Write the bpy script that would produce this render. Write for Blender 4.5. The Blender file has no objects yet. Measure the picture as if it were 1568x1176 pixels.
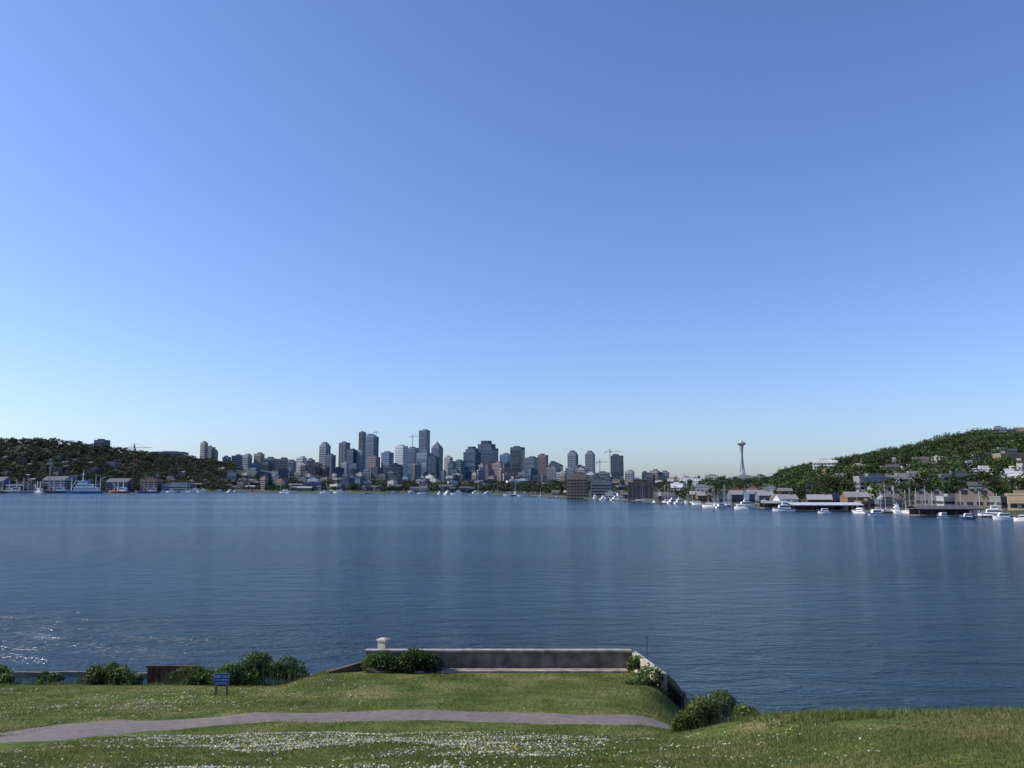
import bpy, math, random
import numpy as np
from mathutils import Vector, Matrix
random.seed(7)
rng = np.random.default_rng(7)

# ------------------------------------------------------------------ survey helpers
F = 1219.6            # focal length in units of the 1568-wide survey photo
TH = math.atan((745 - 588) / F)
H = 13.0              # eye height above the lake
def at(px, py, Y):
    u = (px - 784) / F; v = (588 - py) / F
    dy = math.cos(TH) - v * math.sin(TH); dz = math.sin(TH) + v * math.cos(TH)
    s = Y / dy
    return u * s, Y, H + dz * s
def slope(py):
    v = (588 - py) / F
    return (math.sin(TH) + v * math.cos(TH)) / (math.cos(TH) - v * math.sin(TH))

# ------------------------------------------------------------------ materials
def mat_new(name):
    m = bpy.data.materials.new(name); m.use_nodes = True
    nt = m.node_tree; b = nt.nodes['Principled BSDF']
    return m, nt, b
def mat_attr(name, rough=0.8, noise_scale=0.5, noise_amt=0.25, spec=0.3, metallic=0.0, bump=0.0, transl=0.0):
    m, nt, b = mat_new(name)
    a = nt.nodes.new('ShaderNodeAttribute'); a.attribute_name = 'Col'
    tc = nt.nodes.new('ShaderNodeTexCoord')
    n = nt.nodes.new('ShaderNodeTexNoise'); n.inputs['Scale'].default_value = noise_scale
    n.inputs['Detail'].default_value = 6
    nt.links.new(tc.outputs['Object'], n.inputs['Vector'])
    mr = nt.nodes.new('ShaderNodeMapRange')
    mr.inputs['From Min'].default_value = 0.3; mr.inputs['From Max'].default_value = 0.7
    mr.inputs['To Min'].default_value = 1 - noise_amt; mr.inputs['To Max'].default_value = 1 + noise_amt
    nt.links.new(n.outputs['Fac'], mr.inputs['Value'])
    mx = nt.nodes.new('ShaderNodeVectorMath'); mx.operation = 'SCALE'
    nt.links.new(a.outputs['Color'], mx.inputs[0]); nt.links.new(mr.outputs['Result'], mx.inputs['Scale'])
    nt.links.new(mx.outputs['Vector'], b.inputs['Base Color'])
    b.inputs['Roughness'].default_value = rough
    b.inputs['Specular IOR Level'].default_value = spec
    b.inputs['Metallic'].default_value = metallic
    if bump:
        bp = nt.nodes.new('ShaderNodeBump'); bp.inputs['Strength'].default_value = bump
        bp.inputs['Distance'].default_value = 0.03
        nt.links.new(n.outputs['Fac'], bp.inputs['Height']); nt.links.new(bp.outputs['Normal'], b.inputs['Normal'])
    if transl:
        tr = nt.nodes.new('ShaderNodeBsdfTranslucent')
        nt.links.new(mx.outputs['Vector'], tr.inputs['Color'])
        ms = nt.nodes.new('ShaderNodeMixShader'); ms.inputs[0].default_value = transl
        out = nt.nodes['Material Output']
        nt.links.new(b.outputs[0], ms.inputs[1]); nt.links.new(tr.outputs[0], ms.inputs[2])
        nt.links.new(ms.outputs[0], out.inputs['Surface'])
    return m
M_FAC = mat_attr('facade_paint', 0.75, 0.08, 0.18)
M_GLS = mat_attr('window_glass', 0.18, 0.05, 0.3, spec=0.4)
M_CON = mat_attr('weathered_concrete', 0.9, 1.6, 0.45, bump=0.5)
M_HUL = mat_attr('boat_gelcoat', 0.3, 0.3, 0.08, spec=0.5)
M_LEAF = mat_attr('foliage', 0.7, 0.02, 0.15, spec=0.2, transl=0.25)
M_LEAFN = mat_attr('foliage_near', 0.6, 1.0, 0.25, spec=0.25, transl=0.35)
M_WOOD = mat_attr('timber_and_steel', 0.85, 1.2, 0.35, bump=0.4)

# ------------------------------------------------------------------ mesh builder
class MB:
    def __init__(s): s.v = []; s.f = []; s.m = []; s.c = []
    def poly(s, pts, m=0, c=(.5, .5, .5)):
        i = len(s.v); s.v += [tuple(p) for p in pts]; s.f.append(tuple(range(i, i + len(pts)))); s.m.append(m); s.c.append(c)
    def box(s, x0, x1, y0, y1, z0, z1, m=0, c=(.5, .5, .5), top=None, ti=0.0, tj=0.0):
        P = [(x0, y0, z0), (x1, y0, z0), (x1, y1, z0), (x0, y1, z0),
             (x0 + ti, y0 + tj, z1), (x1 - ti, y0 + tj, z1), (x1 - ti, y1 - tj, z1), (x0 + ti, y1 - tj, z1)]
        for q in ((0, 1, 5, 4), (1, 2, 6, 5), (2, 3, 7, 6), (3, 0, 4, 7)):
            s.poly([P[k] for k in q], m, c)
        s.poly([P[k] for k in (4, 5, 6, 7)], m, top or c)
        s.poly([P[k] for k in (3, 2, 1, 0)], m, c)
    def beam(s, a, b, w, m=0, c=(.5, .5, .5), w2=None):
        a = Vector(a); b = Vector(b); d = (b - a).normalized()
        up = Vector((0, 0, 1)) if abs(d.z) < .9 else Vector((0, 1, 0))
        r = d.cross(up).normalized(); u = r.cross(d)
        w2 = w if w2 is None else w2
        A = [a + (r * i + u * j) * w / 2 for i, j in ((-1, -1), (1, -1), (1, 1), (-1, 1))]
        B = [b + (r * i + u * j) * w2 / 2 for i, j in ((-1, -1), (1, -1), (1, 1), (-1, 1))]
        for k in range(4):
            l = (k + 1) % 4; s.poly([A[k], A[l], B[l], B[k]], m, c)
        s.poly(A[::-1], m, c); s.poly(B, m, c)
    def lathe(s, prof, n=16, m=0, c=(.5, .5, .5), cx=0, cy=0):
        for (r0, z0), (r1, z1) in zip(prof[:-1], prof[1:]):
            for k in range(n):
                a0 = 2 * math.pi * k / n; a1 = 2 * math.pi * (k + 1) / n
                s.poly([(cx + r0 * math.cos(a0), cy + r0 * math.sin(a0), z0), (cx + r0 * math.cos(a1), cy + r0 * math.sin(a1), z0),
                        (cx + r1 * math.cos(a1), cy + r1 * math.sin(a1), z1), (cx + r1 * math.cos(a0), cy + r1 * math.sin(a0), z1)], m, c)
    def build(s, name, mats, loc=(0, 0, 0), yaw=0.0, parent=None):
        me = bpy.data.meshes.new(name); me.from_pydata(s.v, [], s.f)
        for mt in mats: me.materials.append(mt)
        me.polygons.foreach_set('material_index', s.m)
        ca = me.color_attributes.new('Col', 'FLOAT_COLOR', 'CORNER')
        cnt = [len(f) for f in s.f]
        arr = np.ones((len(s.f), 4), dtype=np.float32); arr[:, :3] = np.array(s.c, dtype=np.float32)
        ca.data.foreach_set('color', np.repeat(arr, cnt, axis=0).ravel())
        me.update()
        o = bpy.data.objects.new(name, me); bpy.context.scene.collection.objects.link(o)
        o.location = loc; o.rotation_euler[2] = yaw
        if parent: o.parent = parent
        return o

def mesh_arrays(name, V, k, C, mat, smooth=False):
    n = len(V) // k
    me = bpy.data.meshes.new(name)
    me.vertices.add(n * k); me.vertices.foreach_set('co', np.asarray(V, dtype=np.float32).ravel())
    me.loops.add(n * k); me.loops.foreach_set('vertex_index', np.arange(n * k, dtype=np.int32))
    me.polygons.add(n); me.polygons.foreach_set('loop_start', np.arange(0, n * k, k, dtype=np.int32))
    me.polygons.foreach_set('loop_total', np.full(n, k, dtype=np.int32))
    me.materials.append(mat)
    ca = me.color_attributes.new('Col', 'FLOAT_COLOR', 'CORNER')
    arr = np.ones((n, 4), dtype=np.float32); arr[:, :3] = C
    ca.data.foreach_set('color', np.repeat(arr, k, axis=0).ravel())
    me.update(calc_edges=True); me.validate()
    o = bpy.data.objects.new(name, me); bpy.context.scene.collection.objects.link(o)
    return o

def grid_mesh(name, X, Y, Z, mat):
    r, c = X.shape
    me = bpy.data.meshes.new(name)
    V = np.stack([X, Y, Z], -1).reshape(-1, 3)
    idx = np.arange(r * c).reshape(r, c)
    Fq = np.stack([idx[:-1, :-1], idx[:-1, 1:], idx[1:, 1:], idx[1:, :-1]], -1).reshape(-1, 4)
    me.vertices.add(len(V)); me.vertices.foreach_set('co', V.astype(np.float32).ravel())
    me.loops.add(len(Fq) * 4); me.loops.foreach_set('vertex_index', Fq.astype(np.int32).ravel())
    me.polygons.add(len(Fq)); me.polygons.foreach_set('loop_start', np.arange(0, len(Fq) * 4, 4, dtype=np.int32))
    me.polygons.foreach_set('loop_total', np.full(len(Fq), 4, dtype=np.int32))
    me.polygons.foreach_set('use_smooth', np.ones(len(Fq), dtype=bool))
    me.materials.append(mat); me.update(calc_edges=True)
    o = bpy.data.objects.new(name, me); bpy.context.scene.collection.objects.link(o)
    return o

# ------------------------------------------------------------------ far terrain
SH = [(-700, 757), (0, 754), (250, 753.6), (500, 755), (700, 757), (830, 760), (900, 764), (1000, 769), (1100, 774), (1200, 778.5),
      (1300, 782), (1400, 785.5), (1568, 791), (1800, 799), (2300, 815)]
SHx = [a for a, b in SH]; SHy = [H / -slope(b) for a, b in SH]
RD = [(-700, 672, 2400), (-200, 672, 2350), (0, 677, 2300), (100, 682, 2300), (200, 694, 2350), (280, 705, 2400), (350, 713, 2500), (500, 728, 2600),
      (700, 737, 2600), (900, 740, 2200), (1000, 739, 1800), (1100, 738, 1450), (1180, 734, 1300), (1240, 720, 1200), (1300, 711, 1150),
      (1400, 695, 1100), (1450, 682, 1050), (1500, 673, 1000), (1568, 671, 1000), (1900, 668, 900), (2300, 668, 900)]
RDx = [a for a, b, c in RD]; RDp = [b for a, b, c in RD]; RDy = [c for a, b, c in RD]; RDz = [at(784, b, c)[2] for a, b, c in RD]
def bearing(X, Y): return 784 + F * (X / Y) / math.cos(TH)
def land(X, Y):
    X = np.asarray(X, float); Y = np.asarray(Y, float)
    p = bearing(X, Y)
    s = np.interp(p, SHx, SHy); r = np.interp(p, RDx, RDy); z = np.interp(p, RDx, RDz)
    t = (Y - s) / (r - s)
    tt = np.clip(t, 0, 1)
    zz = 1.6 + (z - 1.6) * (0.75 * tt + 0.25 * tt * tt * (3 - 2 * tt))
    zz = zz + np.clip(t, 0, 1) * 3 * np.sin(X * .013) * np.cos(Y * .011)
    return np.where(t < 0, 1.6 + t * 120, zz)
def hill_hit(px, py):
    sl = slope(py); b = (px - 784) / F * math.cos(TH)
    s = float(np.interp(px, SHx, SHy)); r = float(np.interp(px, RDx, RDy))
    for Y in np.linspace(s + 8, r, 300):
        if float(land(b * Y, Y)) >= H + sl * Y: return Y
    return r
def make_far_land():
    m, nt, b = mat_new('hillside_ground')
    tc = nt.nodes.new('ShaderNodeTexCoord'); n = nt.nodes.new('ShaderNodeTexNoise'); n.inputs['Scale'].default_value = .02; n.inputs['Detail'].default_value = 8
    nt.links.new(tc.outputs['Object'], n.inputs['Vector'])
    cr = nt.nodes.new('ShaderNodeValToRGB'); cr.color_ramp.elements[0].position = .35; cr.color_ramp.elements[1].position = .65
    cr.color_ramp.elements[0].color = (.03, .055, .018, 1); cr.color_ramp.elements[1].color = (.085, .09, .06, 1)
    nt.links.new(n.outputs['Fac'], cr.inputs['Fac']); nt.links.new(cr.outputs['Color'], b.inputs['Base Color'])
    b.inputs['Roughness'].default_value = .95
    px = np.linspace(-700, 2300, 260)
    ts = np.concatenate([[-.05, -.005, 0.001], np.linspace(.02, 1, 60), [1.3, 2, 4, 8, 14]])
    P, T = np.meshgrid(px, ts)
    s = np.interp(P, SHx, SHy); r = np.interp(P, RDx, RDy)
    Yg = s + (r - s) * T
    Yg = np.where(T > 1, r + (T - 1) / 13 * 9000, Yg)
    Xg = (P - 784) / F * math.cos(TH) * Yg
    Zg = land(Xg, Yg)
    Zg = np.where(T > 1, Zg * np.clip(1.05 - (T - 1) * .08, .2, 1), Zg)
    return grid_mesh('hill_terrain', Xg, Yg, Zg, m)
make_far_land()

# ------------------------------------------------------------------ water
def make_water():
    m, nt, b = mat_new('lake_water')
    L = nt.links
    tc = nt.nodes.new('ShaderNodeTexCoord')
    def noise(scale, sx, sy, detail, rough=.55, dist=0.0, rot=8):
        mp = nt.nodes.new('ShaderNodeMapping'); mp.inputs['Scale'].default_value = (sx, sy, 1)
        mp.inputs['Rotation'].default_value = (0, 0, math.radians(rot))
        L.new(tc.outputs['Object'], mp.inputs['Vector'])
        n = nt.nodes.new('ShaderNodeTexNoise'); n.inputs['Scale'].default_value = scale; n.inputs['Detail'].default_value = detail
        n.inputs['Roughness'].default_value = rough; n.inputs['Distortion'].default_value = dist
        L.new(mp.outputs['Vector'], n.inputs['Vector']); return n
    a = noise(.42, .38, 1.0, 6, .62, .5)
    c = noise(2.4, .6, 1.0, 3, rot=-12)
    st = noise(.005, .3, 1.8, 4, .6, .8)
    add = nt.nodes.new('ShaderNodeMath'); add.operation = 'MULTIPLY_ADD'; add.inputs[1].default_value = .26
    L.new(c.outputs['Fac'], add.inputs[0]); L.new(a.outputs['Fac'], add.inputs[2])
    mr = nt.nodes.new('ShaderNodeMapRange'); mr.inputs['From Min'].default_value = .38; mr.inputs['From Max'].default_value = .6
    mr.inputs['To Min'].default_value = .4; mr.inputs['To Max'].default_value = 1.0
    L.new(st.outputs['Fac'], mr.inputs['Value'])
    bp = nt.nodes.new('ShaderNodeBump'); bp.inputs['Distance'].default_value = 1.75
    L.new(add.outputs[0], bp.inputs['Height']); L.new(mr.outputs['Result'], bp.inputs['Strength'])
    L.new(bp.outputs['Normal'], b.inputs['Normal'])
    b.inputs['Base Color'].default_value = (.014, .042, .07, 1)
    b.inputs['Roughness'].default_value = .15; b.inputs['IOR'].default_value = 1.333
    R = 14000
    X, Y = np.meshgrid(np.linspace(-R, R, 40), np.linspace(-200, R, 40))
    return grid_mesh('lake_water', X, Y, X * 0, m)
make_water()

# ------------------------------------------------------------------ near ground
def prof(pts):
    y = np.linspace(-60, 120, 1801); z = np.interp(y, [a for a, b in pts], [b for a, b in pts])
    k = np.hanning(31); k /= k.sum(); zs = np.convolve(np.pad(z, 15, mode='edge'), k, 'valid')
    return y, zs
PA = prof([(-60, 13), (-6, 12), (0, 11.4), (8, 9.9), (15, 8.0), (25, 5.45), (31, 3.9), (36, 3.3), (42, 2.65), (49, 1.95), (52, 1.75), (54, 1.0), (57, -1), (70, -4), (120, -8)])
PB = prof([(-60, 13), (-6, 12), (0, 11.4), (8, 10.0), (15, 8.5), (22, 6.95), (25, 6.2), (28, 5.2), (34, 2.8), (40, .5), (45, -1.5), (60, -4), (120, -8)])
PL = prof([(-60, 13), (-6, 12), (0, 11.4), (8, 9.9), (15, 8.0), (25, 5.4), (31, 3.8), (36, 3.15), (42, 2.15), (48, 1.5), (50.5, 1.1), (53, -.4), (60, -3), (120, -8)])
def sst(e0, e1, x):
    t = np.clip((x - e0) / (e1 - e0), 0, 1); return t * t * (3 - 2 * t)
def ground(X, Y):
    X = np.asarray(X, float); Y = np.asarray(Y, float)
    a = np.interp(Y, *PA); b = np.interp(Y, *PB); l = np.interp(Y, *PL)
    e = 4.2 + np.clip(Y - 33, 0, 18) * .26
    w = sst(0, 4.5, X - e); wl = sst(11, 14, -X)
    b = b + .012 * np.clip(X - 8, 0, 30) * np.clip(Y / 25, 0, 1)
    z = a * (1 - w) + b * w
    z = z * (1 - wl) + l * wl
    amp = np.clip((52 - Y) / 15, 0, 1)
    return z + amp * (.035 * np.sin(X * .9 + Y * .5) + .03 * np.sin(X * .37 - Y * .8 + 1.3) + .02 * np.sin(X * 2.1 + 2) * np.cos(Y * 1.7))
def fore_hit(px, py):
    sl = slope(py); b = at(px, py, 1)[0]
    for Y in np.arange(4, 62, .04):
        if float(ground(b * Y, Y)) >= H + sl * Y: return b * Y, Y
    return b * 50, 50
def vnoise(X, Y, s, seed):
    r = np.random.default_rng(seed); out = 0; amp = 1; tot = 0
    for o in range(4):
        for k in range(3):
            a = r.uniform(0, 6.28); p = r.uniform(0, 6.28)
            out = out + amp * np.sin((X * np.cos(a) + Y * np.sin(a)) * s * r.uniform(.7, 1.3) + p + 1.5 * np.sin(X * s * .6 + p)); tot += amp
        s *= 2; amp *= .65
    return out / tot * 2.2
def make_ground():
    m, nt, b = mat_new('lawn_soil'); L = nt.links
    tc = nt.nodes.new('ShaderNodeTexCoord')
    def nz(s, d=6):
        n = nt.nodes.new('ShaderNodeTexNoise'); n.inputs['Scale'].default_value = s; n.inputs['Detail'].default_value = d
        L.new(tc.outputs['Object'], n.inputs['Vector']); return n
    n1 = nz(.35, 5); n2 = nz(7, 8)
    r1 = nt.nodes.new('ShaderNodeValToRGB'); e = r1.color_ramp.elements
    e[0].position = .34; e[0].color = (.06, .095, .016, 1); e[1].position = .66; e[1].color = (.20, .185, .07, 1)
    x = e.new(.5); x.color = (.105, .14, .03, 1)
    L.new(n1.outputs['Fac'], r1.inputs['Fac'])
    r2 = nt.nodes.new('ShaderNodeMapRange'); r2.inputs['From Min'].default_value = .3; r2.inputs['From Max'].default_value = .7
    r2.inputs['To Min'].default_value = .45; r2.inputs['To Max'].default_value = 1.35; L.new(n2.outputs['Fac'], r2.inputs['Value'])
    v = nt.nodes.new('ShaderNodeVectorMath'); v.operation = 'SCALE'; L.new(r1.outputs['Color'], v.inputs[0]); L.new(r2.outputs['Result'], v.inputs['Scale'])
    L.new(v.outputs['Vector'], b.inputs['Base Color']); b.inputs['Roughness'].default_value = .95; b.inputs['Specular IOR Level'].default_value = .1
    bp = nt.nodes.new('ShaderNodeBump'); bp.inputs['Distance'].default_value = .06; L.new(n2.outputs['Fac'], bp.inputs['Height']); L.new(bp.outputs['Normal'], b.inputs['Normal'])
    X, Y = np.meshgrid(np.concatenate([np.linspace(-140, -46, 60), np.arange(-45, 45, .35), np.linspace(46, 140, 60)]),
                       np.concatenate([np.linspace(-60, 3, 30), np.arange(4, 60, .35), np.linspace(61, 110, 20)]))
    grid_mesh('grass_ground', X, Y, ground(X, Y), m)
make_ground()

# footpath draped on the slope
PU = [(-250, 1140), (0, 1116), (200, 1101), (400, 1091), (600, 1086.5), (800, 1089), (930, 1095), (1000, 1099)]
PD = [(-250, 1172), (0, 1139), (200, 1121), (400, 1107), (600, 1104), (800, 1108), (930, 1112), (1000, 1113)]
pu = [fore_hit(*p) for p in PU] + [(8.2, 33.6), (14, 34.5), (30, 35)]
pd_ = [fore_hit(*p) for p in PD] + [(7.8, 31.4), (14, 32.3), (30, 32.8)]
def spl(P, n=160):
    P = np.array(P); t = np.arange(len(P)); tt = np.linspace(0, len(P) - 1, n)
    o = np.stack([np.interp(tt, t, P[:, i]) for i in (0, 1)], 1)
    k = np.hanning(15); k /= k.sum()
    return np.stack([np.convolve(np.pad(o[:, i], 7, mode='edge'), k, 'valid') for i in (0, 1)], 1)
PUs, PDs = spl(pu), spl(pd_)
def path_mesh():
    m, nt, b = mat_new('asphalt_path'); L = nt.links
    tc = nt.nodes.new('ShaderNodeTexCoord'); n = nt.nodes.new('ShaderNodeTexNoise'); n.inputs['Scale'].default_value = 3; n.inputs['Detail'].default_value = 10
    L.new(tc.outputs['Object'], n.inputs['Vector'])
    r = nt.nodes.new('ShaderNodeValToRGB'); r.color_ramp.elements[0].position = .3; r.color_ramp.elements[1].position = .75
    r.color_ramp.elements[0].color = (.12, .10, .088, 1); r.color_ramp.elements[1].color = (.21, .175, .15, 1)
    L.new(n.outputs['Fac'], r.inputs['Fac']); L.new(r.outputs['Color'], b.inputs['Base Color']); b.inputs['Roughness'].default_value = .9
    w = np.linspace(0, 1, 9)[:, None, None]
    P = PUs[None] * (1 - w) + PDs[None] * w
    P[0, :, 1] += .08 * np.sin(np.arange(160) * 1.7); P[-1, :, 1] += .08 * np.sin(np.arange(160) * 2.3)
    Z = ground(P[..., 0], P[..., 1]) + .03
    Z[0] -= .06; Z[-1] -= .06
    grid_mesh('footpath', P[..., 0][::-1], P[..., 1][::-1], Z[::-1], m)
path_mesh()
def on_path(X, Y):
    up = np.interp(X, PUs[:, 0], PUs[:, 1]); dn = np.interp(X, PDs[:, 0], PDs[:, 1])
    j = .16 * np.sin(X * 3.1) * np.sin(X * 1.3 + 1)
    return (Y < up + j) & (Y > dn + j * .8)

def blades(name, X, Y, h, w, col):
    n = len(X); Z = ground(X, Y) - .01
    a = rng.uniform(0, 2 * np.pi, n); lean = rng.uniform(0, 1.0, n) * h; la = rng.uniform(0, 2 * np.pi, n)
    P = np.stack([X, Y, Z], 1); d = np.stack([np.cos(a) * w / 2, np.sin(a) * w / 2, a * 0], 1)
    T = P + np.stack([np.cos(la) * lean, np.sin(la) * lean, h], 1)
    V = np.stack([P - d, P + d, T], 1).reshape(-1, 3)
    return mesh_arrays(name, V, 3, col, M_LEAFN)
def make_grass():
    n = 420000
    Y = np.exp(rng.uniform(np.log(7.5), np.log(53), n)); X = Y * rng.uniform(-.85, .85, n)
    k = ~on_path(X, Y) & (ground(X, Y) > .9) & ~((np.abs(X + 2.5) < 10.5) & (Y > 49.3))
    X, Y = X[k], Y[k]; n = len(X)
    v = vnoise(X, Y, .5, 3); v2 = vnoise(X, Y, 2.0, 9); v4 = vnoise(X, Y, .22, 31)
    h = (.03 + .05 * rng.random(n)) * (1 + .5 * np.clip(v, -1, 1)) * (1 + .01 * Y)
    w = .006 + .0007 * Y
    base = np.array([.125, .16, .035]); dry = np.array([.28, .24, .10]); drk = np.array([.05, .085, .016])
    f = np.clip(.32 + .45 * v2 + .35 * v4 + .22 * rng.standard_normal(n), 0, 1)[:, None]; g = np.clip(.55 - .7 * v, 0, 1)[:, None]
    col = (base * (1 - f) + dry * f) * (1 - .55 * g) + drk * .55 * g
    col *= (.72 + .5 * rng.random((n, 1)))
    blades('lawn_grass', X, Y, h, w, col)
    n = 170000
    Y = np.exp(rng.uniform(np.log(8), np.log(50), n)); X = Y * rng.uniform(-.85, .45, n)
    v = vnoise(X, Y, .3, 21); v2 = vnoise(X, Y, 1.6, 5); v3 = vnoise(X, Y, 5, 8)
    zone = 1.1 * np.exp(-((X + 4.5) / 8.5) ** 2) * (Y < 30) + (Y > 33) * (X < -7) * .75 * (Y < 47) + .3 * (Y < 30) * (X < 3)
    pr = np.clip(zone * (.42 + .6 * v + .55 * v2 + .35 * v3), 0, 1) ** 1.5
    k = (rng.random(n) < pr * .55) & ~on_path(X, Y)
    X, Y = X[k], Y[k]; n = len(X); Z = ground(X, Y) + .045 + .03 * rng.random(n)
    r = (.009 + .0006 * Y) * rng.uniform(.6, 1.2, n)
    ang = np.linspace(0, 2 * np.pi, 7)[:-1]
    tx, ty = rng.uniform(-.6, .6, (2, n))
    V = np.stack([np.stack([X + r * np.cos(a), Y + r * np.sin(a), Z + r * (tx * np.cos(a) + ty * np.sin(a))], 1) for a in ang], 1).reshape(-1, 3)
    C = np.array([.74, .74, .62]) * rng.uniform(.55, 1, (n, 1)); C[rng.random(n) < .12] = (.6, .5, .1)
    mesh_arrays('daisy_flowers', V, 6, C, M_LEAFN)
make_grass()

# ------------------------------------------------------------------ foliage clouds
def cloud(n, lobes, leaf, r, fill=.75, col=(.05, .09, .02), var=.5):
    lobes = np.array(lobes); vol = (lobes[:, 3] * lobes[:, 4] + lobes[:, 5] * lobes[:, 3]); p = vol / vol.sum()
    i = r.choice(len(lobes), n, p=p)
    d = r.standard_normal((n, 3)); d /= np.linalg.norm(d, axis=1)[:, None]
    rad = fill + (1 - fill) * r.random(n) ** .5 + .10 * r.standard_normal(n)
    P = lobes[i, :3] + d * lobes[i, 3:] * rad[:, None]
    a = r.standard_normal((n, 3)) + d * .8; a /= np.linalg.norm(a, axis=1)[:, None]
    b = np.cross(a, r.standard_normal((n, 3))); b /= np.linalg.norm(b, axis=1)[:, None]; c = np.cross(a, b)
    s = leaf * r.uniform(.6, 1.3, n)[:, None]
    V = np.stack([P - b * s, P - c * s * .6, P + b * s, P + c * s * .6], 1)
    lt = .65 + .35 * d[:, 2] + var * .35 * r.standard_normal(n)  # shading put into leaf colour: lighter on lobe tops, darker underneath, plus random variation
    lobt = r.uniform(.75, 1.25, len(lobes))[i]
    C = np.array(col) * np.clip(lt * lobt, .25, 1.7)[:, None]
    return V, C

def tree_template(kind, n, r):
    if kind == 'round':
        L = [(0, 0, .55, .32, .32, .3)]
        for k in range(7):
            a = r.uniform(0, 6.28); q = r.uniform(.12, .28)
            L.append((math.cos(a) * q, math.sin(a) * q, r.uniform(.35, .85), r.uniform(.13, .24), r.uniform(.13, .24), r.uniform(.1, .2)))
        V, C = cloud(n, L, .8 / math.sqrt(n), r, .6, (1, 1, 1))
    elif kind == 'poplar':
        L = [(0, 0, z, .13 * math.sin(z * 2.9) + .04, .13 * math.sin(z * 2.9) + .04, .16) for z in (.25, .42, .58, .74, .88)]
        V, C = cloud(n, L, .62 / math.sqrt(n), r, .6, (1, 1, 1))
    else:
        L = [(r.uniform(-.03, .03), r.uniform(-.03, .03), z, .25 * (1.02 - z) + .02, .25 * (1.02 - z) + .02, .09) for z in np.linspace(.15, .97, 8)]
        V, C = cloud(n, L, .62 / math.sqrt(n), r, .6, (1, 1, 1))
    t = .022
    q = []
    for k in range(4):
        a0, a1 = k * 1.5708, (k + 1) * 1.5708
        q.append([(t * math.cos(a0), t * math.sin(a0), -.08), (t * math.cos(a1), t * math.sin(a1), -.08), (t * .4 * math.cos(a1), t * .4 * math.sin(a1), .6), (t * .4 * math.cos(a0), t * .4 * math.sin(a0), .6)])
    V = np.concatenate([V, np.array(q)]); C = np.concatenate([C, np.full((4, 3), .8)])
    return V, C
def forest(name, pts, kinds, n, hmin, hmax, tints, wide=1.25):
    T = [tree_template(k, n, rng) for k in kinds]
    Vs, Cs = [], []
    for (x, y, z) in pts:
        V, C = T[rng.integers(len(T))]
        a = rng.uniform(0, 6.28); h = rng.uniform(hmin, hmax); w = h * wide * rng.uniform(.85, 1.25)
        R = np.array([[math.cos(a), -math.sin(a), 0], [math.sin(a), math.cos(a), 0], [0, 0, 1]])
        P = (V @ R.T) * np.array([w, w, h]) + np.array([x, y, z])
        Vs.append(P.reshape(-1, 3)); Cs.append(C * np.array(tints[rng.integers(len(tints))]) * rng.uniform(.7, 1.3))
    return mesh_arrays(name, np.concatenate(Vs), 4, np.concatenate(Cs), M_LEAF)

occ = []
# ------------------------------------------------------------------ buildings
def facade(m, h, w, d, z0, style, fh, bw, glass, accent):
    nf = max(1, int((h - 1) / fh)); off = .12
    sides = [((-w / 2, -d / 2 - off), (1, 0), w), ((w / 2 + off, -d / 2), (0, 1), d), ((w / 2, d / 2 + off), (-1, 0), w), ((-w / 2 - off, d / 2), (0, -1), d)]
    for (ox, oy), (ux, uy), Ls in sides:
        def q(a0, a1, b0, b1, mi, c):
            m.poly([(ox + ux * a0, oy + uy * a0, b0), (ox + ux * a1, oy + uy * a1, b0), (ox + ux * a1, oy + uy * a1, b1), (ox + ux * a0, oy + uy * a0, b1)], mi, c)
        nb = max(1, int(Ls / bw)); b = Ls / nb
        def g():
            s = random.uniform(.6, 1.5); return tuple(x * s for x in glass)
        if style == 'band':
            for i in range(nf):
                z = z0 + fh * (i + .3)
                q(.03 * Ls, .97 * Ls, z, z + fh * .5, 1, g())
        elif style == 'grid':
            for i in range(nf):
                z = z0 + fh * (i + .28)
                for j in range(nb):
                    q(b * (j + .2), b * (j + .8), z, z + fh * .52, 1, g())
        elif style == 'fin':
            for j in range(nb):
                q(b * (j + .22), b * (j + .78), z0 + 1, z0 + h - fh * .7, 1, g())
        elif style == 'glass':
            for i in range(nf):
                z = z0 + fh * i
                q(.01 * Ls, .99 * Ls, z + fh * .1, z + fh * .92, 1, g())
def sc(c, s): return tuple(min(.85, x * s) for x in c)
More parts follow.
